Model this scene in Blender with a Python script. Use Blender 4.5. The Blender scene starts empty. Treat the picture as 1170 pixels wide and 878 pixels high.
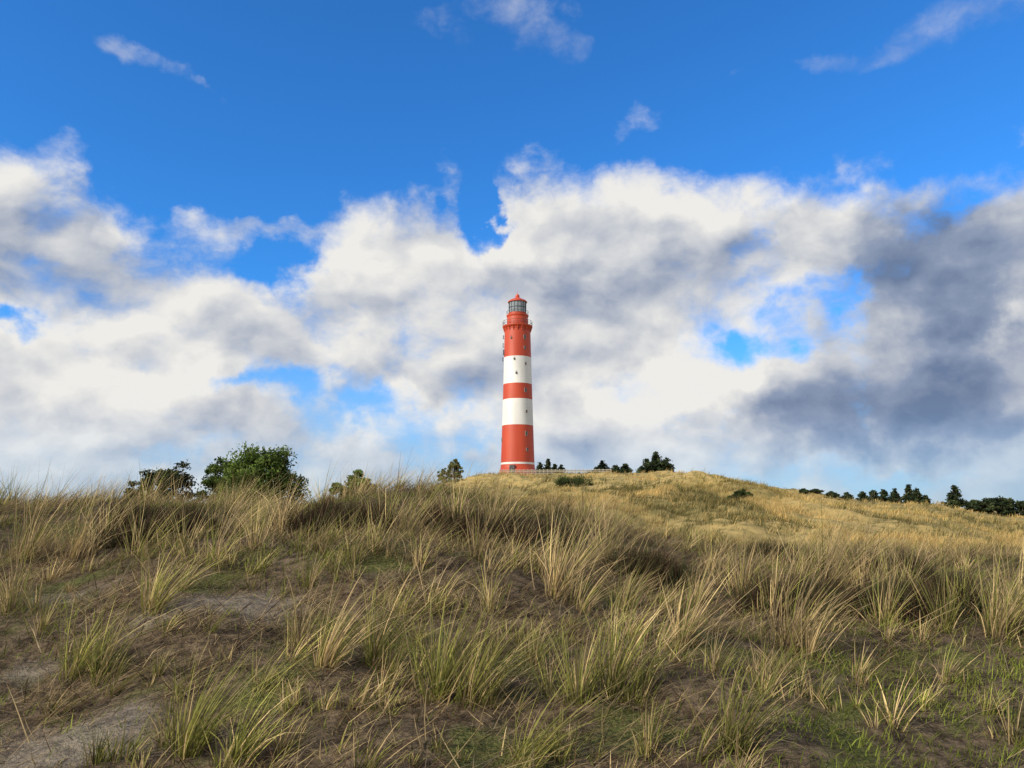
import bpy, math, random
import numpy as np
from mathutils import Vector
rng=np.random.default_rng(7); random.seed(7)
scene=bpy.context.scene
scene.view_settings.view_transform='Standard'
scene.view_settings.look='None'
scene.view_settings.exposure=0
coll=scene.collection
EYE=1.6; PITCH=math.atan(151/884.); FP=884.

# ---------------------------------------------------------------- survey helpers
def ray(u,v):
    x=(u-585)/FP; c=(439-v)/FP
    return (x, math.cos(PITCH)-c*math.sin(PITCH), math.sin(PITCH)+c*math.cos(PITCH))
def sk(u,v):
    x,y,z=ray(u,v)
    return math.degrees(math.atan2(x,y)), math.degrees(math.atan2(z,math.hypot(x,y)))
def sstep(t):
    t=np.clip(t,0,1); return t*t*(3-2*t)
def vn(x,y,s):
    ix=np.floor(x); iy=np.floor(y); fx=x-ix; fy=y-iy
    fx=fx*fx*(3-2*fx); fy=fy*fy*(3-2*fy)
    def h(a,b):
        q=np.sin(a*127.1+b*311.7+s*74.7)*43758.5453
        return q-np.floor(q)
    return (h(ix,iy)*(1-fx)+h(ix+1,iy)*fx)*(1-fy)+(h(ix,iy+1)*(1-fx)+h(ix+1,iy+1)*fx)*fy-.5
def fbm(x,y,s,o=4):
    r=0;a=1
    for i in range(o):
        r=r+a*vn(x*2**i,y*2**i,s+i*3.1); a*=.5
    return r
HY=[-5000,0,22,32,45,70,100,140,177,215,300,600,9000]
HZ=[0,0,0,.25,1.0,3.1,5.7,8.5,11.0,10.8,6,2,0]
def hillA(x,y):
    s=x/(np.abs(y)+1)
    return np.interp(s,[-.5,-.25,-.14,-.07,-.03,.2,.26,.33,.43,.55,.68,1],[.1,.12,.45,.86,1,1,.95,.72,.43,.28,.12,.05])
def H(x,y):
    x=np.asarray(x,float); y=np.asarray(y,float)
    yc=12.3+.7*np.sin(x*.4+.5)+.4*np.sin(x*1.1)
    zc=np.interp(x,[-60,-12,-8,-4,-1,.6,2,4,7,10,60],[1.3,1.6,1.70,1.76,1.84,1.62,1.2,.95,.95,.85,.8])
    t=np.clip((y-3)/(yc-3),0,1)
    t=.5*t*(2-t)+.5*sstep(t)
    zv=np.interp(x,[-60,-2,4,60],[-.6,-.4,.0,-.1])
    d=sstep((y-yc)/11)
    z=np.where(y<yc,zc*t,zc*(1-d)+zv*d)
    far=sstep((y-60)/100); z=z*(1-far)
    z=z+hillA(x,y)*np.interp(y,HY,HZ)
    z=z+1.35*np.exp(-((x-19)/11)**2-((y-76)/11)**2)+.7*np.exp(-((x-6)/9)**2-((y-60)/8)**2)+.6*np.exp(-((x-30)/9)**2-((y-62)/9)**2)
    nr=1-sstep((y-20)/15)
    z=z+nr*.27*fbm(x/1.5,y/1.5,1,4)*sstep((np.hypot(x,y)-1.5)/3)
    mid=sstep((y-24)/20)*(1-sstep((np.hypot(x,y)-250)/300))*(1-sstep((34-np.hypot(x-3,y-174))/20))
    z=z+mid*(1.3*fbm(x/13,y/13,5,4)+1.1*fbm(x/4.5,y/4.5,15,3))
    return z
def hit(u,v,tmax=300):
    d=ray(u,v); t=2.
    while t<tmax:
        if EYE+d[2]*t<=float(H(d[0]*t,d[1]*t)): break
        t*=1.004
    return d[0]*t,d[1]*t
def zat(v,D,u=591):
    x,y,z=ray(u,v); return EYE+z/y*D

# ---------------------------------------------------------------- node helpers
def newmat(name):
    m=bpy.data.materials.new(name); m.use_nodes=True
    nt=m.node_tree; b=nt.nodes['Principled BSDF']; return m,nt,b
def noisy(name,c1,c2,scale=3,rough=.7,detail=5,metal=0,bump=0.,stretch=(1,1,1)):
    m,nt,b=newmat(name)
    tc=nt.nodes.new('ShaderNodeTexCoord'); mp=nt.nodes.new('ShaderNodeMapping'); mp.inputs['Scale'].default_value=stretch
    n=nt.nodes.new('ShaderNodeTexNoise'); n.inputs['Scale'].default_value=scale; n.inputs['Detail'].default_value=detail
    r=nt.nodes.new('ShaderNodeValToRGB'); r.color_ramp.elements[0].position=.35; r.color_ramp.elements[1].position=.62
    r.color_ramp.elements[0].color=(*c1,1); r.color_ramp.elements[1].color=(*c2,1)
    nt.links.new(tc.outputs['Object'],mp.inputs[0]); nt.links.new(mp.outputs[0],n.inputs['Vector'])
    nt.links.new(n.outputs['Fac'],r.inputs[0]); nt.links.new(r.outputs[0],b.inputs['Base Color'])
    b.inputs['Roughness'].default_value=rough; b.inputs['Metallic'].default_value=metal
    if bump:
        bp=nt.nodes.new('ShaderNodeBump'); bp.inputs['Strength'].default_value=bump
        nt.links.new(n.outputs['Fac'],bp.inputs['Height']); nt.links.new(bp.outputs[0],b.inputs['Normal'])
    return m
def foliage_mat(name,trans=.25,rough=.75):
    m,nt,b=newmat(name)
    a=nt.nodes.new('ShaderNodeVertexColor'); a.layer_name='Col'
    geo=nt.nodes.new('ShaderNodeNewGeometry')
    n=nt.nodes.new('ShaderNodeTexNoise'); n.inputs['Scale'].default_value=1.3; n.inputs['Detail'].default_value=1
    nt.links.new(geo.outputs['Position'],n.inputs['Vector'])
    mr=nt.nodes.new('ShaderNodeMapRange'); mr.inputs[1].default_value=.3; mr.inputs[2].default_value=.7; mr.inputs[3].default_value=.75; mr.inputs[4].default_value=1.25
    nt.links.new(n.outputs['Fac'],mr.inputs[0])
    mx=nt.nodes.new('ShaderNodeVectorMath'); mx.operation='SCALE'
    nt.links.new(a.outputs[0],mx.inputs[0]); nt.links.new(mr.outputs[0],mx.inputs['Scale'])
    nt.links.new(mx.outputs[0],b.inputs['Base Color'])
    b.inputs['Roughness'].default_value=rough; b.inputs['Specular IOR Level'].default_value=.15
    t=nt.nodes.new('ShaderNodeBsdfTranslucent'); nt.links.new(mx.outputs[0],t.inputs['Color'])
    ms=nt.nodes.new('ShaderNodeMixShader'); ms.inputs[0].default_value=trans
    o=nt.nodes['Material Output']
    nt.links.new(b.outputs[0],ms.inputs[1]); nt.links.new(t.outputs[0],ms.inputs[2]); nt.links.new(ms.outputs[0],o.inputs[0])
    return m

def quadmesh(name,V,F,C=None,mat=None):
    me=bpy.data.meshes.new(name); V=np.asarray(V,np.float32).reshape(-1,3); F=np.asarray(F,np.int32).reshape(-1,4)
    me.vertices.add(len(V)); me.vertices.foreach_set('co',V.ravel())
    me.loops.add(F.size); me.loops.foreach_set('vertex_index',F.ravel())
    me.polygons.add(len(F)); me.polygons.foreach_set('loop_start',np.arange(0,F.size,4,dtype=np.int32))
    me.update(calc_edges=True)
    if C is not None:
        ca=me.color_attributes.new('Col','FLOAT_COLOR','POINT')
        c=np.ones((len(V),4),np.float32); c[:,:3]=C.reshape(-1,3); ca.data.foreach_set('color',c.ravel())
    if mat: me.materials.append(mat)
    return me
def link(name,me,parent=None,loc=(0,0,0),**kw):
    o=bpy.data.objects.new(name,me); coll.objects.link(o); o.location=loc
    if parent: o.parent=parent
    for k,v in kw.items(): o[k]=v
    return o
def smooth(me,on=True):
    me.polygons.foreach_set('use_smooth',[on]*len(me.polygons))

# ---------------------------------------------------------------- world
SUN_EL=28; S_AZ=236
w=bpy.data.worlds.new("World"); scene.world=w; w.use_nodes=True
nt=w.node_tree; nt.nodes.clear()
def N(t,**k):
    n=nt.nodes.new(t)
    for a,b in k.items(): setattr(n,a,b)
    return n
def setin(sock,v):
    if isinstance(v,bpy.types.NodeSocket): nt.links.new(v,sock)
    else: sock.default_value=v
def M(op,a,b=None,c=None,clamp=False):
    n=N('ShaderNodeMath',operation=op); n.use_clamp=clamp
    setin(n.inputs[0],a)
    if b is not None: setin(n.inputs[1],b)
    if c is not None: setin(n.inputs[2],c)
    return n.outputs[0]
def VM(op,a,b=None,scale=None):
    n=N('ShaderNodeVectorMath',operation=op); setin(n.inputs[0],a)
    if b is not None: setin(n.inputs[1],b)
    if scale is not None: setin(n.inputs['Scale'],scale)
    return n.outputs['Value'] if op in('DOT_PRODUCT','LENGTH') else n.outputs[0]
def SM(x,a,b,lo=0.,hi=1.):
    n=N('ShaderNodeMapRange',interpolation_type='SMOOTHSTEP'); setin(n.inputs[0],x)
    for i,q in enumerate((a,b,lo,hi)): n.inputs[i+1].default_value=q
    return n.outputs[0]
sky=N('ShaderNodeTexSky',sky_type='NISHITA'); sky.sun_disc=False
sky.sun_elevation=math.radians(SUN_EL); sky.sun_rotation=math.radians(S_AZ); sky.air_density=1.0; sky.dust_density=.3; sky.ozone_density=2.5
tc=N('ShaderNodeTexCoord'); D=tc.outputs['Generated']
sep=N('ShaderNodeSeparateXYZ'); nt.links.new(D,sep.inputs[0])
az=M('MULTIPLY',M('ARCTAN2',sep.outputs[0],sep.outputs[1]),57.2958)
el=M('MULTIPLY',M('ARCSINE',sep.outputs[2]),57.2958)
cmb=N('ShaderNodeCombineXYZ'); nt.links.new(az,cmb.inputs[0]); nt.links.new(el,cmb.inputs[1])
def noise(vec,scale,detail,rough=.55,col=False):
    n=N('ShaderNodeTexNoise'); n.inputs['Scale'].default_value=scale; n.inputs['Detail'].default_value=detail; n.inputs['Roughness'].default_value=rough
    nt.links.new(vec,n.inputs['Vector']); return n.outputs['Color' if col else 'Fac']
wn=noise(D,9,6,.56,True)
wc=VM('SUBTRACT',wn,(.5,.5,.5))
P=VM('ADD',cmb.outputs[0],VM('MULTIPLY',wc,(14,10,0)))
sepP=N('ShaderNodeSeparateXYZ'); nt.links.new(P,sepP.inputs[0]); azp,elp=sepP.outputs[0],sepP.outputs[1]
q0=VM('ADD',VM('MULTIPLY',D,(1,1,1.45)),VM('SCALE',wc,scale=.06))
F0=noise(q0,9.0,9,.58)
S0=noise(q0,9.0,5,.5); S1=noise(VM('ADD',q0,(-.013,0,.028)),9.0,5,.5)
L0=noise(q0,4.5,2,.5); L1=noise(VM('ADD',q0,(-.02,0,.06)),4.5,2,.5)
fc=N('ShaderNodeFloatCurve')
top=[(0,168),(50,188),(95,232),(130,264),(180,286),(260,290),(335,288),(375,260),(430,236),(500,224),(528,248),(548,262),(566,210),(620,188),(700,184),(790,190),(850,208),(920,206),(985,216),(1050,209),(1110,206),(1170,200)]
cv=fc.mapping.curves[0]
pts=[((sk(u,v)[0]+45)/90,sk(u,v)[1]/60) for u,v in top]
cv.points[0].location=(0,.42); cv.points[1].location=(1,.45)
for p in pts: cv.points.new(*p)
fc.mapping.update()
nt.links.new(M('DIVIDE',M('ADD',azp,45.),90.),fc.inputs['Value'])
topv=M('MULTIPLY',fc.outputs[0],60.)
e0=M('DIVIDE',M('SUBTRACT',topv,elp),4.2)
edge=M('MAXIMUM',M('MINIMUM',e0,.8),-1.0)
def gauss(acc,u,v,ru,rv,amp):
    a,e=sk(u,v)
    d=VM('MULTIPLY',VM('SUBTRACT',P,(a,e,0)),(1/(ru*.06),1/(rv*.06),0))
    g=M('EXPONENT',M('MULTIPLY',VM('DOT_PRODUCT',d,d),-1.))
    return M('MULTIPLY_ADD',g,amp,acc)
C=M('ADD',edge,M('MULTIPLY',M('SUBTRACT',F0,.5),2.8))
for g in [(300,300,55,16,-.6),(550,262,26,32,-.4),(12,362,44,20,-1.3),(280,447,66,17,-1.0),(455,482,110,26,-1.0),(860,396,64,26,-1.05),(925,336,40,34,-.9),
          (530,512,80,14,-.6),(295,246,90,26,1.2),(148,70,55,34,1.5),(600,25,120,50,1.05),(905,66,120,26,1.05),(1130,15,140,50,.95),(250,98,25,14,.8),(740,120,70,16,.55),(1090,370,110,130,.5),(660,300,110,60,.3),(1000,540,200,18,-.6),(1110,228,50,14,-.4),(180,520,120,14,-.4)]:
    C=gauss(C,*g)
alpha=M('MULTIPLY',SM(C,-.3,.75),SM(e0,-2.0,-.0,.45,1.))
B=M('MULTIPLY_ADD',M('SUBTRACT',S0,S1),1.5,.74)
B=M('MULTIPLY_ADD',M('SUBTRACT',L0,L1),.75,B)
B=M('MULTIPLY_ADD',M('SUBTRACT',F0,.5),.3,B)
for g in [(510,440,100,28,-.24),(640,400,60,40,-.2),(730,320,110,32,-.16),(1080,320,110,120,-.60),(940,475,120,36,-.36),(1090,480,140,70,-.32),(40,270,60,36,-.2),(30,205,70,24,.2),
          (160,400,90,50,.16),(30,430,60,35,.2),(410,262,60,30,.2),(740,220,120,28,.34),(775,435,85,48,.5),(1165,360,26,34,.45),(1110,20,140,60,-.25),(250,495,120,25,-.1),(440,330,80,44,.18),(920,230,60,18,.3),(600,200,60,20,.15)]:
    B=gauss(B,*g)
thick=SM(C,.2,1.4)
B=M('MULTIPLY_ADD',thick,-.18,M('ADD',B,.09))
cr=N('ShaderNodeValToRGB'); e=cr.color_ramp.elements
e[0].position=.0; e[0].color=(.15,.21,.34,1); e[1].position=.97; e[1].color=(.86,.845,.81,1)
x=e.new(.3); x.color=(.27,.33,.46,1)
x=e.new(.6); x.color=(.53,.56,.62,1)
nt.links.new(B,cr.inputs[0])
cc=VM('SCALE',cr.outputs[0],scale=10.)
tint=VM('MULTIPLY',sky.outputs[0],(.38,1.25,2.15))
haze=SM(el,0,15,.8,0)
mixh=N('ShaderNodeMix',data_type='RGBA'); nt.links.new(haze,mixh.inputs[0]); nt.links.new(tint,mixh.inputs[6]); mixh.inputs[7].default_value=(4.3,5.4,7.0,1)
mixc=N('ShaderNodeMix',data_type='RGBA'); nt.links.new(M('MULTIPLY',alpha,SM(el,-2,8,.35,1.)),mixc.inputs[0]); nt.links.new(mixh.outputs[2],mixc.inputs[6]); nt.links.new(cc,mixc.inputs[7])
bg=N('ShaderNodeBackground'); bg.inputs[1].default_value=.1; nt.links.new(mixc.outputs[2],bg.inputs[0])
wo=N('ShaderNodeOutputWorld'); nt.links.new(bg.outputs[0],wo.inputs[0])
w.cycles.sampling_method='NONE'

# sun
sd=bpy.data.lights.new('sun','SUN'); sd.energy=5.0; sd.angle=math.radians(.5); sd.color=(1,.91,.75)
so=bpy.data.objects.new('sun',sd); coll.objects.link(so)
ce=math.cos(math.radians(SUN_EL))
Sv=Vector((math.sin(math.radians(S_AZ))*ce,math.cos(math.radians(S_AZ))*ce,math.sin(math.radians(SUN_EL))))
so.rotation_mode='QUATERNION'; so.rotation_quaternion=Sv.to_track_quat('Z','Y'); so.location=(-20,-20,30)

# camera
cd=bpy.data.cameras.new('camera'); cam=bpy.data.objects.new('camera',cd); coll.objects.link(cam)
cd.sensor_width=36; cd.lens=FP/1170*36; cd.clip_end=20000; cd.clip_start=.05
cam.location=(0,0,EYE); cam.rotation_euler=(math.pi/2+PITCH,0,0); scene.camera=cam

# ---------------------------------------------------------------- ground
sand=[(40,690,.5,.25),(285,690,.4,.2),(110,835,.5,.2),(60,860,.4,.2),(30,760,.3,.2),(170,710,.3,.15)]
SP=[(*hit(u,v),r,r2) for u,v,r,r2 in sand]
def sandmask(x,y):
    m=0
    for a,b,r,r2 in SP: m=np.maximum(m,np.exp(-((x-a)/r)**2-((y-b)/(r2*1.8))**2))
    return .75*sstep((m+.9*fbm(x*2.2,y*2.2,9,5)-.42)/.6)
a=np.linspace(-1,1,561)
gx=np.sinh(a*7.8)*3.7
b=np.linspace(-.45,1,660)
gy=np.sinh(b*7.2)*6
X,Y=np.meshgrid(gx,gy); Z=H(X,Y)
V=np.stack([X,Y,Z],-1); ny,nx=X.shape
idx=np.arange(nx*ny).reshape(ny,nx)
F=np.stack([idx[:-1,:-1],idx[:-1,1:],idx[1:,1:],idx[1:,:-1]],-1)
sm=sandmask(X,Y); hm=sstep((Y-16-2*fbm(X/3,Y/3,2))/6)
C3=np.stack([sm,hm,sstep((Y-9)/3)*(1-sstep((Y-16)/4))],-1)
m,nt,bs=newmat('dune_ground')
at=nt.nodes.new('ShaderNodeVertexColor'); at.layer_name='Col'
sp=N('ShaderNodeSeparateColor'); nt.links.new(at.outputs[0],sp.inputs[0])
geo=N('ShaderNodeNewGeometry'); pos=geo.outputs['Position']
def mixc_(f,a,b):
    n=N('ShaderNodeMix',data_type='RGBA'); setin(n.inputs[0],f); setin(n.inputs[6],a); setin(n.inputs[7],b); return n.outputs[2]
n1=noise(pos,1.1,6,.6); n2=noise(pos,9,6,.7); n3=noise(pos,45,3,.7); n4=noise(pos,.09,6,.6)
litter=mixc_(SM(n2,.35,.65),(.048,.034,.022,1),(.19,.14,.088,1))
moss=mixc_(SM(n3,.35,.65),(.05,.058,.018,1),(.15,.15,.05,1))
grd=mixc_(SM(n1,.50,.62),litter,moss)
sandc=mixc_(SM(n2,.3,.7),(.16,.135,.105,1),(.31,.265,.205,1))
grd=mixc_(M('MULTIPLY',sp.outputs[0],SM(n3,.3,.5,.5,1.)),grd,sandc)
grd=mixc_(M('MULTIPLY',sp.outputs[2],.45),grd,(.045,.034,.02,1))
gold=mixc_(SM(n4,.4,.62),(.28,.22,.08,1),(.50,.36,.14,1))
gold=mixc_(SM(n1,.4,.75),gold,(.15,.135,.05,1))
grd=mixc_(sp.outputs[1],grd,gold)
nt.links.new(grd,bs.inputs['Base Color']); bs.inputs['Roughness'].default_value=.95; bs.inputs['Specular IOR Level'].default_value=.1
bp=N('ShaderNodeBump'); bp.inputs['Strength'].default_value=.8; bp.inputs['Distance'].default_value=.05
nt.links.new(M('ADD',n2,M('MULTIPLY',n3,.5)),bp.inputs['Height']); nt.links.new(bp.outputs[0],bs.inputs['Normal'])
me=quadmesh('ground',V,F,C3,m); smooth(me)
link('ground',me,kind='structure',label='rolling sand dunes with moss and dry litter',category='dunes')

# ---------------------------------------------------------------- grass
def blades(rx,ry,ang,th0,bend,L,W,c0,c1,wind,K=4,sidebias=.8,lift=0.):
    n=len(rx); t=np.linspace(0,1,K+1)[None]
    th=th0[:,None]+bend[:,None]*t**1.3
    mid=(th[:,1:]+th[:,:-1])/2; dl=(L/K)[:,None]
    r=np.concatenate([np.zeros((n,1)),np.cumsum(np.sin(mid)*dl,1)],1)
    z=np.concatenate([np.zeros((n,1)),np.cumsum(np.cos(mid)*dl,1)],1)
    x=rx[:,None]+r*np.cos(ang)[:,None]+wind[:,None]*L[:,None]*t**1.35
    y=ry[:,None]+r*np.sin(ang)[:,None]
    z=z-np.abs(wind)[:,None]*L[:,None]*.25*t**2
    z=z+(H(rx,ry)-.02+lift)[:,None]
    sa=rng.normal(0,sidebias,n)
    wt=W[:,None]*.5*(1-.92*t**1.5)
    ox=wt*np.cos(sa)[:,None]; oy=wt*np.sin(sa)[:,None]
    V=np.empty((n,K+1,2,3)); 
    V[:,:,0,0]=x-ox; V[:,:,1,0]=x+ox; V[:,:,0,1]=y-oy; V[:,:,1,1]=y+oy; V[:,:,0,2]=z; V[:,:,1,2]=z
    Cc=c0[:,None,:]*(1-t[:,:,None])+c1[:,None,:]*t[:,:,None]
    Cc=np.repeat(Cc[:,:,None,:],2,2)
    i=np.arange(n)[:,None]*(K+1)*2+np.arange(K)[None]*2
    F=np.stack([i,i+1,i+3,i+2],-1)
    return V.reshape(-1,3),F.reshape(-1,4),Cc.reshape(-1,3)
def joinparts(L):
    off=0; Vs=[];Fs=[];Cs=[]
    for v,f,c in L: Vs.append(v);Fs.append(f+off);Cs.append(c);off+=len(v)
    return np.concatenate(Vs),np.concatenate(Fs),np.concatenate(Cs)
GREEN=np.array([.125,.185,.026]); GREEN2=np.array([.38,.39,.07]); STRAW=np.array([.84,.63,.31]); GREY=np.array([.40,.315,.20]); BROWN=np.array([.17,.10,.055]); GOLD=np.array([.72,.51,.20])
def grasscol(n,g,dark=1.):
    r=rng.random(n)[:,None]; q=rng.random(n)[:,None]
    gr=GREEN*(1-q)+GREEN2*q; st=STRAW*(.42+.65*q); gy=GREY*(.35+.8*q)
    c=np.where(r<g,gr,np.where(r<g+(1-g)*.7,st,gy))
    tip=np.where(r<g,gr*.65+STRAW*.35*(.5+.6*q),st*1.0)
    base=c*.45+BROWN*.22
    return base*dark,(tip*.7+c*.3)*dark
def tussock(cx,cy,h,g,n=240,spread=.13,wind=.25,dark=1.,wid=.0074):
    r=np.abs(rng.normal(0,spread,n)); a=rng.random(n)*2*math.pi
    rx=cx+r*np.cos(a); ry=cy+r*np.sin(a)*.8
    th0=np.abs(rng.normal(.16,.15,n))+r/spread*.10
    bend=np.abs(rng.normal(.17,.2,n)); 
    fall=rng.random(n)<.15; bend=np.where(fall,bend+1.2,bend)
    L=h*(1.25-.9*rng.random(n)**1.05)
    ns=max(3,int(n/9)); sid=rng.integers(0,ns,n)
    wd=wind*.5*(.4+1.2*rng.random(n))+.5*(wind+rng.normal(0,.28,ns))[sid]
    aa=a*1.0+rng.normal(0,.5,n)
    c0,c1=grasscol(n,g,dark); tone=(.6+.8*rng.random(ns))[sid][:,None]
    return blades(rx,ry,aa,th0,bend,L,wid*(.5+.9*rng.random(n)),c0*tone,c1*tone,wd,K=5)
gmat=foliage_mat('grass_blade',.3)
parts=[]
def put(u,v,hp,g,n=260,spread=.13,wind=.25,dark=1.):
    x,y=hit(u,v); d=math.hypot(x,y); h=hp/FP*d*(1.02 if v>660 else .98)
    dark*=rng.uniform(.88,1.15)
    far=.66 if v<660 else 1
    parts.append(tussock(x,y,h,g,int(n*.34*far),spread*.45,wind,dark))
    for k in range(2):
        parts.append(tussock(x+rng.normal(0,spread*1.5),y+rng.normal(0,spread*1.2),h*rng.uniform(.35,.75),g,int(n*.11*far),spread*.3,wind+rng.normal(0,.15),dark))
KEY=[(30,640,90,.15,420,.25),(85,640,82,.15,380,.22),(160,632,62,.4,300,.18),(175,700,80,.5,240,.12),(85,775,85,.75,220,.1),(110,770,60,.6,140,.1),
(265,612,78,.25,380,.2),(320,612,70,.3,340,.18),(212,865,115,.85,250,.09),(268,872,95,.85,240,.1),(320,860,60,.4,150,.12),(340,745,80,.2,180,.1),(368,762,95,.35,240,.11),(425,762,100,.8,260,.09),
(500,800,125,.75,380,.12),(535,805,105,.6,300,.12),(556,800,85,.4,160,.08),(465,612,74,.25,380,.2),(520,612,84,.2,420,.22),(560,612,74,.25,360,.2),
(635,685,100,.12,340,.14),(690,645,88,.15,460,.25),(660,650,70,.25,300,.2),(712,702,68,.7,200,.1),(698,800,115,.7,320,.13),(660,805,95,.75,260,.1),(735,790,70,.6,180,.12),
(778,742,88,.2,280,.11),(815,770,55,.15,160,.12),(835,860,110,.75,280,.1),(600,880,95,.85,260,.12),(640,870,60,.7,180,.12),(900,745,120,.12,360,.14),(885,700,80,.2,240,.14),
(945,680,105,.18,480,.2),(985,675,88,.2,400,.2),(920,660,80,.3,300,.2),(1030,690,60,.3,240,.2),(1080,722,70,.55,260,.14),(1140,730,95,.5,360,.18),(1165,720,90,.35,300,.18),(1100,700,60,.6,200,.15),
(1020,832,50,.3,120,.08),(1055,810,35,.6,100,.08),(352,672,52,.7,130,.09),(402,645,60,.6,220,.13),(140,870,40,.7,120,.1),(450,700,40,.4,120,.1),(590,650,60,.2,240,.15),(980,780,40,.3,110,.09),
(420,880,50,.5,140,.12),(930,800,45,.3,120,.1),(755,700,55,.4,170,.12),(245,640,60,.35,240,.14),(50,720,40,.5,90,.08),(15,700,70,.3,200,.12),(740,860,50,.5,130,.1),(480,650,60,.3,220,.14),(1160,850,45,.6,120,.1),
(440,610,60,.25,260,.18),(495,700,60,.5,160,.1),(560,700,55,.3,150,.1),(300,790,50,.4,130,.1),(610,760,60,.5,150,.1),(870,790,50,.4,130,.1),(1080,780,50,.5,120,.1),
(210,632,55,.4,240,.14),(290,628,60,.3,260,.15),(360,630,60,.35,240,.14),(430,632,62,.3,260,.15),(545,640,66,.25,280,.15),(615,655,60,.35,240,.14),(850,680,66,.25,260,.15),(120,620,60,.25,280,.18),(800,690,55,.3,200,.14),(1010,715,55,.3,200,.14)]
for k in KEY:
    put(*k[:4],n=k[4],spread=k[5],wind=rng.normal(.28,.16))
hb=[(205,612,.5,.3),(375,608,.6,.3),(410,606,.4,.3),(600,622,.7,.35),(885,645,.6,.35),(965,658,.6,.35),(1020,660,.45,.3),(900,692,.4,.3),(1070,692,.45,.3),(150,608,.4,.25),(740,664,.4,.3),(1000,702,.6,.3),(520,612,.4,.25)]
HBP=[(*hit(u,v),r) for u,v,r,_ in hb]
def nearheath(x,y): return any(math.hypot(x-a_,y-b_)<r_*.7 for a_,b_,r_ in HBP)
cnt=0
while cnt<640:
    x=rng.uniform(-13,13); y=rng.uniform(3.7,14)
    if abs(x)>.75*y+1: continue
    if float(sandmask(np.array(x),np.array(y)))>.45 : continue
    if rng.random()>(.6 if y<9 else .6): continue
    if float(vn(x/.9,y/.9,133))<(-.1 if y<8.5 else 0): continue
    if nearheath(x,y) and rng.random()<.7: continue
    nn=.5+float(vn(x/1.4,y/1.4,33)); 
    g=float(np.clip(.12+.75*nn*(1 if y<9 else .65)+rng.normal(0,.12),.03,.9))
    h=(rng.uniform(.08,.26) if y<9 else rng.uniform(.16,.42))*(1.35 if rng.random()<.1 else 1)
    parts.append(tussock(x,y,h,g,int(rng.uniform(10,42)),rng.uniform(.02,.06),rng.normal(.26,.2),rng.uniform(.7,1.15))); cnt+=1
cnt=0
while cnt<125:
    x=rng.uniform(-12,12); y=12.2+.7*math.sin(x*.4+.5)+rng.normal(0,.9)
    if x>1.5 and rng.random()<.6: continue
    if -4<x<-1.8 and rng.random()<.5: continue
    if float(vn(x/.8,7.3,233))<.0 and rng.random()<.85: continue
    parts.append(tussock(x,y,rng.uniform(.2,.66)*(1 if x<1.5 else .6),rng.uniform(.1,.5),int(rng.uniform(30,110)),rng.uniform(.04,.10),rng.normal(.32,.18),rng.uniform(.85,1.2))); cnt+=1
V,F,C3=joinparts(parts)
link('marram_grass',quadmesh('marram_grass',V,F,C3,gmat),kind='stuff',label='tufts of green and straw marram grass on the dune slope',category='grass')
n=520
rx=rng.uniform(-13,10,n); ry=12.3+.7*np.sin(rx*.4+.5)+rng.normal(0,1.2,n)
keep=(rx<1.5)|(rng.random(n)<.3); rx=rx[keep]; ry=ry[keep]; n=len(rx)
c=np.tile(STRAW*.6,(n,1))
V,F,C3=blades(rx,ry,rng.random(n)*6.28,np.abs(rng.normal(.1,.08,n)),rng.uniform(.1,.5,n),rng.uniform(.5,.95,n),np.full(n,.0045),c*.8,c,rng.normal(.34,.15,n),K=5)
link('grass_stalk',quadmesh('grass_stalk',V,F,C3,gmat),kind='stuff',label='thin dry stalks of tall dune grass on the crest',category='grass')
def litter_set(n,Lr,Wr,th_r,strawy=.42):
    rx=rng.uniform(-13,13,n); ry=3.3+rng.random(n)**.8*14
    k=(np.abs(rx)<.74*ry+1.2); rx=rx[k];ry=ry[k]
    sm=sandmask(rx,ry); k=rng.random(len(rx))>sm*.8; rx=rx[k];ry=ry[k]; n=len(rx)
    nz=.5+vn(rx/.9,ry/.9,41); nz2=.5+fbm(rx/2.0+5,ry/2.0,51,3)*.8; nz3=.5+fbm(rx/.3,ry/.3,57,2)
    k=rng.random(n)<np.clip(nz3*1.6-.1,.2,1); rx,ry,nz,nz2,nz3=rx[k],ry[k],nz[k],nz2[k],nz3[k]; n=len(rx)
    mp=np.zeros(n)
    for u,v,r in [(1120,850,1.4),(1060,870,1.2),(1150,780,.8),(330,650,.5),(960,870,.7),(160,872,.4)]:
        a_,b_=hit(u,v); mp=np.maximum(mp,np.exp(-((rx-a_)/r)**2-((ry-b_)/r)**2))
    mossy=(rng.random(n)<np.clip(mp*.95+(nz2>.6)*.35+.1,0,.9))
    q=rng.random((n,1))
    c=np.where(mossy[:,None],(GREEN*.6+GREEN2*.4)*(.45+.8*q),np.where(rng.random((n,1))<strawy,STRAW*(.2+.6*q),np.where(rng.random((n,1))<.42,GREY*(.4+.7*q),BROWN*(.5+1.0*q))))
    c=c*np.clip(.4+.55*nz+.8*(nz3-.35),.2,1.5)[:,None]*(1-.15*sstep((ry-9.5)/3))[:,None]
    L=np.where(mossy,rng.uniform(.03,.12,n),rng.uniform(*Lr,n)*(.6+.8*nz))
    th=np.where(mossy,rng.uniform(.1,.9,n),rng.uniform(*th_r,n))
    return blades(rx,ry,rng.normal(0,1.6,n),th,rng.uniform(-.4,.9,n),L,rng.uniform(*Wr,n),c*.7,c,rng.uniform(0,.25,n),K=3 if Lr[1]>.4 else 2,sidebias=1.0,lift=.02+.06*rng.random(n)*nz3)
V,F,C3=joinparts([litter_set(400000,(.06,.26),(.004,.009),(.85,1.5)),litter_set(95000,(.2,.5),(.004,.009),(.75,1.45),.6)])
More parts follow.
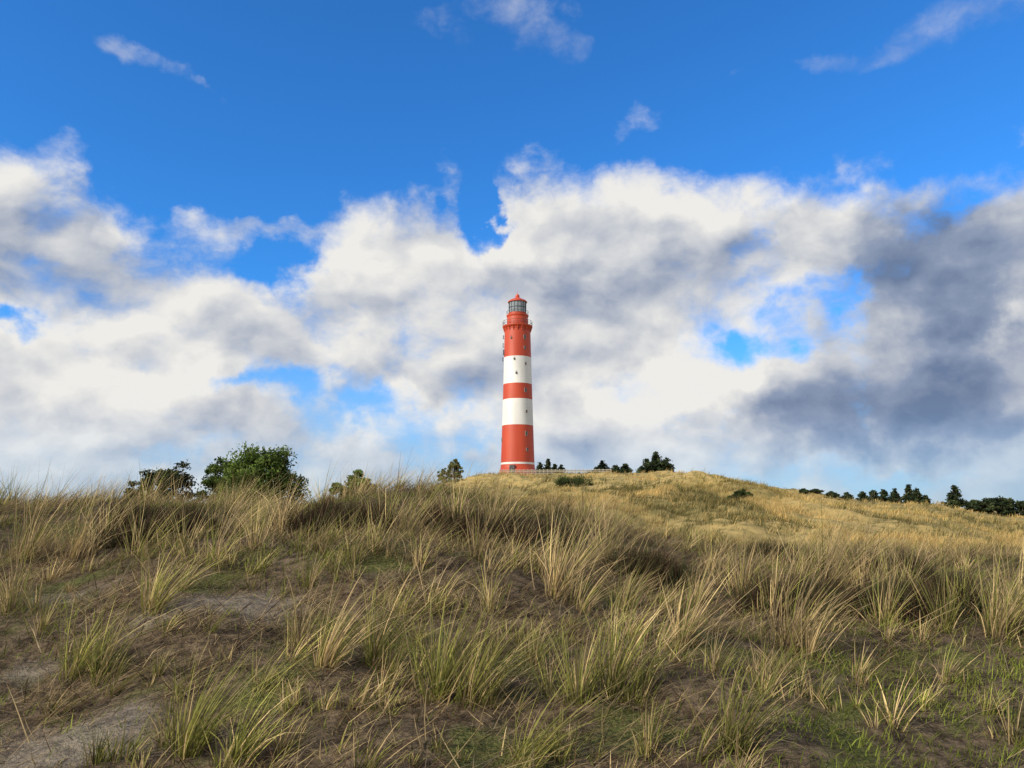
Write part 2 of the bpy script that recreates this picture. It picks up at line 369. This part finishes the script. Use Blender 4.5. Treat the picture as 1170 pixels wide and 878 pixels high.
link('dry_grass_litter',quadmesh('dry_grass_litter',V,F,C3,gmat),kind='stuff',label='matted dead grass and moss covering the sandy slope',category='grass')
parts=[]
for u,v,r,r2 in hb:
    x,y=hit(u,v); nn=4300
    cxn=18; ca=rng.normal(0,.45,(cxn,2))*[r,r2*1.2]; ci=rng.integers(0,cxn,nn)
    rr_=rng.normal(0,.08,(nn,2)); rx=x+ca[ci,0]+rr_[:,0]; ry=y+ca[ci,1]+rr_[:,1]
    dome=np.exp(-(rr_**2).sum(1)/.02)
    q=rng.random((nn,1)); gr=rng.random((nn,1))<(.1+.5*rng.random((cxn,1))[ci])
    c=np.where(gr,np.array([.05,.065,.022])*(.5+q),np.array([.085,.048,.03])*(.3+q))
    parts.append(blades(rx,ry,rng.random(nn)*6.28,rng.uniform(0,.9,nn),rng.uniform(-.3,.5,nn),(.10+.30*dome)*rng.uniform(.7,1.1,nn),rng.uniform(.006,.012,nn),c*.6,c,rng.uniform(0,.1,nn),K=2,sidebias=1.2))
V,F,C3=joinparts(parts)
link('heather',quadmesh('heather',V,F,C3,foliage_mat('heather_twig',.1)),kind='stuff',label='low dark brown heather between the grass tufts',category='heather')
def hillgrass(nt_,y0,y1,per,hh,ww):
    u=rng.random(nt_); y=np.sqrt(y0**2+u*(y1**2-y0**2)); s=rng.uniform(-.22,.8,nt_); x=s*y
    cl=.5+vn(x/4,y/4,61)+.5*vn(x/1.5,y/1.5,63); k=rng.random(nt_)<np.clip(cl*1.5-.1,.15,1)
    k&=~((y>157)&(y<181)&(x>-9)&(x<24)&(rng.random(nt_)<.7)); x=x[k];y=y[k]; m_=len(x)
    g=.5+vn(x/9,y/9,71); dk=.55+.9*(.5+fbm(x/5,y/5,81,3))
    scrub=sstep((fbm(x/5,y/8,91,4)-.08)/.14)
    hs=rng.uniform(.4,1.4,m_)*hh*(1-.1*scrub)*np.interp(y,[140,160],[1,.5])
    rep=lambda a:np.repeat(a,per)
    n=m_*per
    rx=rep(x)+rng.normal(0,.12,n)*(1+ww*10); ry=rep(y)+rng.normal(0,.12,n)*(1+ww*10)
    q=rng.random((n,1)); gr=(rng.random(n)<rep(np.clip(g*.8-.2,.05,.6)))[:,None]
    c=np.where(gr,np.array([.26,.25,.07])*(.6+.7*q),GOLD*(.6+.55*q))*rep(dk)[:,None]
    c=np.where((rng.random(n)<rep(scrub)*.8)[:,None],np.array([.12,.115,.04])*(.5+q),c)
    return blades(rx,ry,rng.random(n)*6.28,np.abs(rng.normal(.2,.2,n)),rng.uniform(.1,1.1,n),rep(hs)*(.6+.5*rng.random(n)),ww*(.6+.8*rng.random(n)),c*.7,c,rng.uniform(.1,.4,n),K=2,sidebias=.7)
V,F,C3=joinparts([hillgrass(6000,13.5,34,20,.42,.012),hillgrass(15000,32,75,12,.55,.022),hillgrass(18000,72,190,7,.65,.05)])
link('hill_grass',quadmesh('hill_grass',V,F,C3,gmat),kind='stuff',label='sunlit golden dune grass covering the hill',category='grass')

# ---------------------------------------------------------------- mesh builder
class MB:
    def __init__(s): s.v=[]; s.f=[]; s.m=[]
    def lathe(s,prof,n=48,c=(0,0),mats=None,a0=0):
        o=len(s.v)
        for r,z in prof:
            for i in range(n):
                t=2*math.pi*i/n+a0; s.v.append((c[0]+r*math.cos(t),c[1]+r*math.sin(t),z))
        for j in range(len(prof)-1):
            for i in range(n):
                k=(i+1)%n; s.f.append((o+j*n+i,o+j*n+k,o+(j+1)*n+k,o+(j+1)*n+i)); s.m.append(mats[j] if mats else 0)
    def box(s,c,sz,rot=0,m=0):
        o=len(s.v); cr,sr=math.cos(rot),math.sin(rot)
        for dx,dy,dz in [(-1,-1,-1),(1,-1,-1),(1,1,-1),(-1,1,-1),(-1,-1,1),(1,-1,1),(1,1,1),(-1,1,1)]:
            x,y,z=dx*sz[0]/2,dy*sz[1]/2,dz*sz[2]/2
            s.v.append((c[0]+x*cr-y*sr,c[1]+x*sr+y*cr,c[2]+z))
        for f in [(3,2,1,0),(4,5,6,7),(0,1,5,4),(1,2,6,5),(2,3,7,6),(3,0,4,7)]:
            s.f.append(tuple(o+i for i in f)); s.m.append(m)
    def tube(s,pts,rad,n=7):
        o=len(s.v)
        for i,p in enumerate(pts):
            p=Vector(p); d=Vector(pts[min(i+1,len(pts)-1)])-Vector(pts[max(i-1,0)]); d.normalize()
            a=d.cross(Vector((0.31,.95,.05))).normalized(); b=d.cross(a)
            for k in range(n):
                t=2*math.pi*k/n; s.v.append(tuple(p+(a*math.cos(t)+b*math.sin(t))*rad[i]))
        for i in range(len(pts)-1):
            for k in range(n):
                q=(k+1)%n; s.f.append((o+i*n+k,o+i*n+q,o+(i+1)*n+q,o+(i+1)*n+k)); s.m.append(0)
        s.f.append(tuple(o+k for k in range(n))[::-1]); s.m.append(0)
        s.f.append(tuple(o+(len(pts)-1)*n+k for k in range(n))); s.m.append(0)
    def mesh(s,name,mats,sm=False):
        me=bpy.data.meshes.new(name); me.from_pydata(s.v,[],s.f)
        for m in mats: me.materials.append(m)
        me.polygons.foreach_set('material_index',s.m); 
        if sm: smooth(me)
        me.update(); return me

# ---------------------------------------------------------------- lighthouse
TD=177.; TX=1.3; TZ=float(H(TX,TD-3))-.1
zz=lambda v: zat(v,TD)-TZ
red=noisy('red_paint',(.38,.038,.012),(.47,.058,.020),.35,.55,8,bump=.05,stretch=(1,1,.25))
white=noisy('white_paint',(.58,.58,.575),(.70,.70,.695),.4,.5,8,stretch=(1,1,.25))
roofred=noisy('roof_red_paint',(.48,.065,.025),(.58,.09,.038),1,.4)
dark=noisy('dark_metal',(.03,.03,.032),(.07,.07,.075),2,.5,metal=.3)
glassm,g_nt,gb=newmat('lantern_glass'); gb.inputs['Roughness'].default_value=.08; gb.inputs['Specular IOR Level'].default_value=.9
gn=g_nt.nodes.new('ShaderNodeTexNoise'); gn.inputs['Scale'].default_value=1.5; gr_=g_nt.nodes.new('ShaderNodeValToRGB'); gr_.color_ramp.elements[0].color=(.08,.10,.12,1); gr_.color_ramp.elements[1].color=(.32,.37,.41,1)
g_nt.links.new(gn.outputs['Fac'],gr_.inputs[0]); g_nt.links.new(gr_.outputs[0],gb.inputs['Base Color'])
winm=noisy('window_glass',(.03,.035,.04),(.08,.09,.10),2,.1)
framem=noisy('window_frame_paint',(.20,.17,.15),(.30,.25,.22),3,.5)
lh=bpy.data.objects.new('lighthouse',None); coll.objects.link(lh); lh.location=(TX,TD,TZ)
lh['label']='tall round red and white banded lighthouse on the dune hill'; lh['category']='lighthouse'
zb=[-1.2,zz(531.4),zz(529.2),zz(487),zz(457.5),zz(440),zz(409.5),zz(378)]
zt=zb[-1]
def rs(z): 
    t=z/zt; return 3.95-.93*min(max(t,0),1)**.85
mb=MB(); prof=[];mats=[]
bandm=[0,1,0,1,0,1,0]
for i in range(7):
    seg=4 if i else 2
    for k in range(seg):
        z=zb[i]+(zb[i+1]-zb[i])*k/seg; prof.append((rs(z),z)); mats.append(bandm[i])
prof.append((rs(zt),zt))
prof[0]=(4.3,-1.2); prof[1]=(4.22,zb[1]*.5); prof.insert(2,(3.98,zb[1]*.57)); mats.insert(1,0)
mb.lathe(prof,64,mats=mats)
link('tower_shaft',mb.mesh('tower_shaft',[red,white],True),lh)
zg=zz(373.5); RG=3.52
mb=MB(); mb.lathe([(rs(zt),zt),(rs(zt)+.08,zt+.05),(rs(zt)+.10,zt+.3),(RG,zg-.18),(RG,zg),(2.2,zg)],64)
gal=link('gallery',mb.mesh('gallery',[red]),lh)
for i in range(20):
    mb=MB()
    t=2*math.pi*i/20; mb.tube([(rs(zt)*math.cos(t),rs(zt)*math.sin(t),zt-.5),((RG-.08)*math.cos(t),(RG-.08)*math.sin(t),zg-.19)],[.08,.08],6)
    link('bracket',mb.mesh('bracket',[red]),gal)
mb=MB(); RR=RG-.07
for i in range(24):
    t=2*math.pi*i/24; mb.tube([(RR*math.cos(t),RR*math.sin(t),zg),(RR*math.cos(t),RR*math.sin(t),zg+1.1)],[.03,.03],5)
for hz in (.55,1.1):
    mb.lathe([(RR-.03,zg+hz-.025),(RR+.03,zg+hz-.025),(RR+.03,zg+hz+.025),(RR-.03,zg+hz+.025),(RR-.03,zg+hz-.025)],48)
link('railing',mb.mesh('railing',[dark]),gal)
z1=zz(361)
mb=MB(); mb.lathe([(2.5,zg+.003),(2.45,z1-.5),(2.5,z1-.45),(2.62,z1-.15),(2.62,z1),(2.1,z1)],48)
link('service_room',mb.mesh('service_room',[red]),lh)
z2=zz(346)
mb=MB(); mb.lathe([(2.12,z1+.003),(2.12,z1+.55),(2.0,z1+.55)],24); lan=link('lantern_room',mb.mesh('lantern_room',[red]),lh)
mb=MB(); mb.lathe([(2.0,z1+.55),(2.0,z2)],16); link('lantern_glass',mb.mesh('lantern_glass',[glassm]),lan)
mb=MB()
for i in range(16):
    t=2*math.pi*i/16; mb.tube([(2.04*math.cos(t),2.04*math.sin(t),z1+.5),(2.04*math.cos(t),2.04*math.sin(t),z2)],[.045,.045],5)
for q in (.5,):
    z=z1+.55+(z2-z1-.55)*q; mb.lathe([(2.0,z-.04),(2.10,z-.04),(2.10,z+.04),(2.0,z+.04)],32)
link('mullion',mb.mesh('mullion',[dark]),lan)
mb=MB()
for i in range(16):
    t=2*math.pi*i/16; mb.tube([(2.56*math.cos(t),2.56*math.sin(t),z1),(2.56*math.cos(t),2.56*math.sin(t),z1+.9)],[.025,.025],5)
for hz in (.9,): mb.lathe([(2.53,z1+hz-.03),(2.59,z1+hz-.03),(2.59,z1+hz+.03),(2.53,z1+hz+.03),(2.53,z1+hz-.03)],40)
link('railing',mb.mesh('upper_railing',[dark]),lan)
z3=zz(339.5); z4=zz(334.5)
mb=MB(); mb.lathe([(2.0,z2-.05),(2.28,z2-.02),(2.3,z2+.15),(1.95,z2+.45),(1.1,z2+(z3-z2)*.62),(.55,z2+(z3-z2)*.85),(.42,z3)],48)
rf=link('roof',mb.mesh('roof',[roofred],False),lh)
mb=MB(); mb.lathe([(.42,z3),(.5,z3+.1),(.5,z3+.3),(.32,z3+.5),(.12,z3+.65),(.05,z3+.8),(.04,z4+.3),(.0,z4+.35)],16)
link('roof_finial',mb.mesh('roof_finial',[roofred],True),rf)
def window(z,deg,ww=.5,hh=.85):
    t=math.radians(deg-90); r=rs(z)
    mb=MB(); c=((r-.02)*math.cos(t),(r-.02)*math.sin(t),z)
    mb.box(c,(.16,ww,hh),t)
    o=link('window',mb.mesh('window',[winm]),lh)
    mb=MB(); rr=r+.02
    for dy,dz,sy,sz in [(-ww/2-.03,0,.06,hh+.12),(ww/2+.03,0,.06,hh+.12),(0,hh/2+.03,ww,.06),(0,-hh/2-.06,ww,.12),(0,0,ww,.05)]:
        mb.box((rr*math.cos(t)-dy*math.sin(t),rr*math.sin(t)+dy*math.cos(t),z+dz),(.2,sy,sz),t)
    link('window_frame',mb.mesh('window_frame',[framem]),o)
for v in (388,448,497): window(zz(v),32)
for v in (418,472): window(zz(v),34,.32,.5)
window(zz(515),34,.4,.6)
window(zz(400),32,.4,.6)
window(zz(503),-75,.4,.7)
mb=MB(); t=math.radians(-90-18); r=4.15
mb.box((r*math.cos(t),r*math.sin(t),.9),(.3,1.2,2.6),t); link('door',mb.mesh('door',[dark]),lh)
for v,dz in ((386,.9),(395,1.1),(404,1.3),(411,.9)):
    z=zz(v); a_=math.radians(180+random.uniform(-5,30)); r=rs(z)
    mb=MB(); ex=r+.28
    mb.box((ex*math.cos(a_),ex*math.sin(a_),z),(.14,.26,dz),a_); 
    for sgn in (.3,-.3):
        mb.tube([((r-.1)*math.cos(a_),(r-.1)*math.sin(a_),z+dz*sgn),((ex)*math.cos(a_),(ex)*math.sin(a_),z+dz*sgn)],[.04,.04],5)
    link('antenna',mb.mesh('antenna',[dark]),lh)
for v,deg in ((413,-14),(429,-6),(389,-28)):
    z=zz(v); t=math.radians(deg-90); r=rs(z)+.08
    mb=MB(); mb.box((r*math.cos(t),r*math.sin(t),z),(.24,.3,.4),t); mb.tube([((r+.1)*math.cos(t),(r+.1)*math.sin(t),z-.35),((r+.1)*math.cos(t),(r+.1)*math.sin(t),z+.6)],[.035,.035],5)
    link('antenna',mb.mesh('equipment_antenna',[dark]),lh)

# ---------------------------------------------------------------- fence
wood=noisy('weathered_wood',(.36,.32,.25),(.50,.45,.36),4,.8)
fe=bpy.data.objects.new('wooden_fence',None); coll.objects.link(fe); fx0,fy0=-2,166.; fe.location=(fx0,fy0,float(H(fx0,fy0)))
fe['label']='low pale wooden fence in front of the lighthouse'; fe['category']='fence'
P_=[]
for i in range(29):
    x=-2.6+i*.85; y=165+.05*i; P_.append((x-fx0,y-fy0,float(H(x,y))-fe.location.z+.05))
for p in P_:
    mb=MB(); mb.box((p[0],p[1],p[2]+.4),(.14,.14,1.4)); mb.box((p[0],p[1],p[2]+1.13),(.18,.18,.06)); link('post',mb.mesh('post',[wood]),fe)
for hz in (.3,.62,.94):
    mb=MB()
    for a_,b_ in zip(P_[:-1],P_[1:]):
        mb.tube([(a_[0],a_[1]-.1,a_[2]+hz),(b_[0],b_[1]-.1,b_[2]+hz)],[.09,.09],4)
    link('rail',mb.mesh('rail',[wood]),fe)

# ---------------------------------------------------------------- trees
bark=noisy('bark',(.05,.038,.028),(.11,.085,.06),6,.9,bump=.3,stretch=(1,1,.2))
leafm=foliage_mat('leaves',.25,.7)
def leafmesh(P,size,col,up=.3):
    n=len(P); a=rng.normal(size=(n,3)); a/=np.linalg.norm(a,axis=1,keepdims=True)
    b=rng.normal(size=(n,3)); b-=a*(a*b).sum(1,keepdims=True); b/=np.linalg.norm(b,axis=1,keepdims=True)
    s=(size*(.6+.8*rng.random(n)))[:,None]
    V=np.stack([P-a*s,P-b*s*.45,P+a*s,P+b*s*.45],1)
    F=np.arange(n*4).reshape(-1,4); C=np.repeat(col[:,None],4,1)
    return V.reshape(-1,3),F,C.reshape(-1,3)
def broad_tree(h,wd,pal,nclump=46,per=170,leaf=.13,low=.28,rough=.04):
    mb=MB(); trunk=[(0,0,-.6),(0.03*h,0,h*.25),(-.02*h,.02*h,h*.5),(.01*h,0,h*.8)]
    mb.tube(trunk,[h*.035,h*.028,h*.018,h*.006],8)
    cs=[]
    for i in range(nclump):
        t=rng.random(); a=rng.random()*6.28; zc=h*(low+(.94-low)*t**.8)*(1+rng.normal(0,rough))
        prof=wd*.5*math.sqrt(max(.05,1-((t-.35)/.72)**2))*(1+.25*math.sin(a*2+h)+.15*math.sin(a*5+t*7))
        r=prof*(.35+.7*rng.random()**.5)
        cs.append((r*math.cos(a),r*math.sin(a),zc))
    for c in cs[::3]:
        k=rng.uniform(.15,.5)*h; mb.tube([(0,0,k),(c[0]*.5,c[1]*.5,(k+c[2])*.5),c],[h*.014,h*.009,h*.003],5)
    pts=[];cols=[]
    for c in cs:
        rad=wd*rng.uniform(.05,.14); d=rng.normal(size=(per,3)); d/=np.linalg.norm(d,axis=1,keepdims=True); rr=rad*(.3+1.2*rng.random((per,1)))
        p=np.array(c)+d*rr*[1.1,1.1,.75]; pts.append(p)
        tone=rng.uniform(.55,1.5); base=pal[rng.integers(0,len(pal))]
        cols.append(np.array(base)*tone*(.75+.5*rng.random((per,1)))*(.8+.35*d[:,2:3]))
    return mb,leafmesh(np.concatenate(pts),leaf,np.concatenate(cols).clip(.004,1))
def conifer(h,wd,pal,leaf=.13,ragged=.35):
    mb=MB(); mb.tube([(0,0,-.6),(0,0,h*.5),(0,0,h*.98)],[h*.03,h*.018,h*.004],7)
    pts=[];cols=[]; nl=max(8,int(h*2.4)); lean=rng.normal(0,.03)
    for i in range(nl):
        t=(i+.5)/nl; z=h*(.1+.88*t); R=wd*.5*(1-t)**.75*(1+rng.normal(0,.12))+.12
        for j in range(max(4,int(8*(1-t)+4))):
            a=rng.random()*6.28; Rr=R*(1+rng.normal(0,ragged)*.7); Rr=max(Rr,.1)
            e_=(Rr*math.cos(a)+lean*z,Rr*math.sin(a),z+Rr*.12)
            if j%3==0: mb.tube([(0,0,z-.1),e_],[.03,.01],4)
            n=max(14,int(50*Rr/ (wd*.5)))
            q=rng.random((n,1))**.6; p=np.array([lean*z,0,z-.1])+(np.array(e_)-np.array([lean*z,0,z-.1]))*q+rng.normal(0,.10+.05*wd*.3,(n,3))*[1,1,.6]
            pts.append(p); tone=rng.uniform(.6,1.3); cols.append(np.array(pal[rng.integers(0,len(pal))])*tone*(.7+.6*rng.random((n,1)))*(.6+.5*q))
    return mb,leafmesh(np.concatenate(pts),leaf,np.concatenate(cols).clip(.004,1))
def plant(kind,u,vtop,Dy,wpx,pal,label,cat='tree',name=None,**kw):
    x_,y_,_=ray(u,vtop); X_=x_/y_*Dy; g=float(H(X_,Dy)); h=zat(vtop,Dy,u)-g; wd=wpx/FP*Dy*1.02
    h=max(h,.8)
    mb,(V,F,C_)=(broad_tree if kind=='b' else conifer)(h,wd,pal,**kw)
    nm=name or ('broadleaf_tree' if kind=='b' else 'pine_tree')
    e_=bpy.data.objects.new(nm,None); coll.objects.link(e_); e_.location=(X_,Dy,g); e_['label']=label; e_['category']=cat
    link('trunk',mb.mesh('trunk',[bark],True),e_)
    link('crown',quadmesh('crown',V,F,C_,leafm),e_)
    return e_
G1=[(.10,.155,.03),(.065,.105,.024),(.13,.185,.04)]; G2=[(.035,.052,.022),(.025,.04,.018),(.055,.072,.028)]
plant('b',302,514,44,78,G1,'dense rounded dark green tree rising behind the dune crest',nclump=190,per=130,leaf=.09,low=.12,rough=.05)
plant('b',256,526,47,46,G1,'smaller green tree beside the rounded one',nclump=90,per=120,leaf=.09,low=.12,rough=.06)
plant('b',190,531,45,58,G2,'dark ragged pine behind the grassy crest',name='pine_tree',nclump=90,per=110,leaf=.09,low=.15,rough=.08)
plant('b',162,548,48,36,G2,'low dark pine behind the grassy crest',name='pine_tree',nclump=50,leaf=.09,low=.15)
plant('b',412,537,46,38,[(.13,.19,.035),(.09,.14,.03)],'small round green tree top behind the crest',nclump=90,per=110,leaf=.09,low=.1)
plant('b',388,552,44,30,[(.13,.19,.035),(.09,.14,.03)],'small green bush behind the crest',name='shrub',cat='bush',nclump=50,leaf=.09,low=.1)
plant('b',519,527,120,17,[(.15,.16,.05),(.10,.12,.04)],'yellowish green tree near the lighthouse hill',nclump=60,per=70,leaf=.14,low=.15,rough=.08)
plant('b',506,534,122,12,[(.15,.16,.05),(.10,.12,.04)],'small yellowish green bush near the lighthouse hill',nclump=36,per=70,leaf=.14,low=.15,rough=.08)
for u,vt,Dy,wp in [(616,528,192,9),(626,524,194,8),(634,530,190,10),(641,531,193,10)]:
    plant('c',u,vt,Dy,wp,G2,'small dark conifer beside the lighthouse',leaf=.24)
for u,vt,Dy,wp in [(683,533,184,14),(689,526,188,14),(703,532,186,18),(714,530,190,12)]:
    plant('c',u,vt,Dy,wp,G2,'dark windswept conifer on the dune hill',leaf=.24)
for u,vt,Dy,wp in [(738,524,170,20),(750,516,172,22),(761,523,171,18)]:
    plant('c',u,vt,Dy,wp,G2,'dark bushy conifer on the hill crest',leaf=.24)
for u,vt,Dy,wp in [(918,559,175,10),(932,562,178,12),(950,562,175,12),(968,563,176,12),(985,562,175,12),(998,560,178,14),(1010,559,172,13),(1022,558,176,12),(1036,553,174,12),(1046,558,170,14),(1057,566,176,12)]:
    plant('c',u,vt,Dy,wp,G2,'small dark conifer in a loose row on the dunes',leaf=.24)['group']='conifers in a loose row on the dunes'
plant('c',1088,554,150,20,G2,'single taller dark conifer on the dunes',leaf=.24)
for u,vt,Dy,wp in [(1108,572,150,22),(1122,573,145,24),(1138,569,148,26),(1152,572,150,24),(1168,574,146,30),(1190,570,150,34)]:
    plant('b',u,vt,Dy,wp,G2,'dark rounded pine in a grove on the dunes',name='pine_tree',nclump=26,per=120,leaf=.25)['group']='dark pines in a grove'
for u,vb,wp,hp,lab in [(849,573,20,11,'round dark green bush on the golden dune'),(652,555,40,7,'low dark green juniper patch on the golden dune'),(838,573,10,6,'small dark bush on the golden dune')]:
    x,y=hit(u,vb); Dd=y; wd=wp/FP*Dd; h=hp/FP*Dd*1.25
    mb,(V,F,C_)=broad_tree(h,wd,[(.06,.085,.025),(.04,.06,.02)],nclump=36,per=110,leaf=.09,rough=.1)
    V=V*np.array([1,.7,1]); V[:,2]-=h*.22
    e_=bpy.data.objects.new('shrub',None); coll.objects.link(e_); e_.location=(x,y,float(H(x,y))); e_['label']=lab; e_['category']='bush'
    link('stem',mb.mesh('stem',[bark],True),e_); link('crown',quadmesh('crown',V,F,C_,leafm),e_)
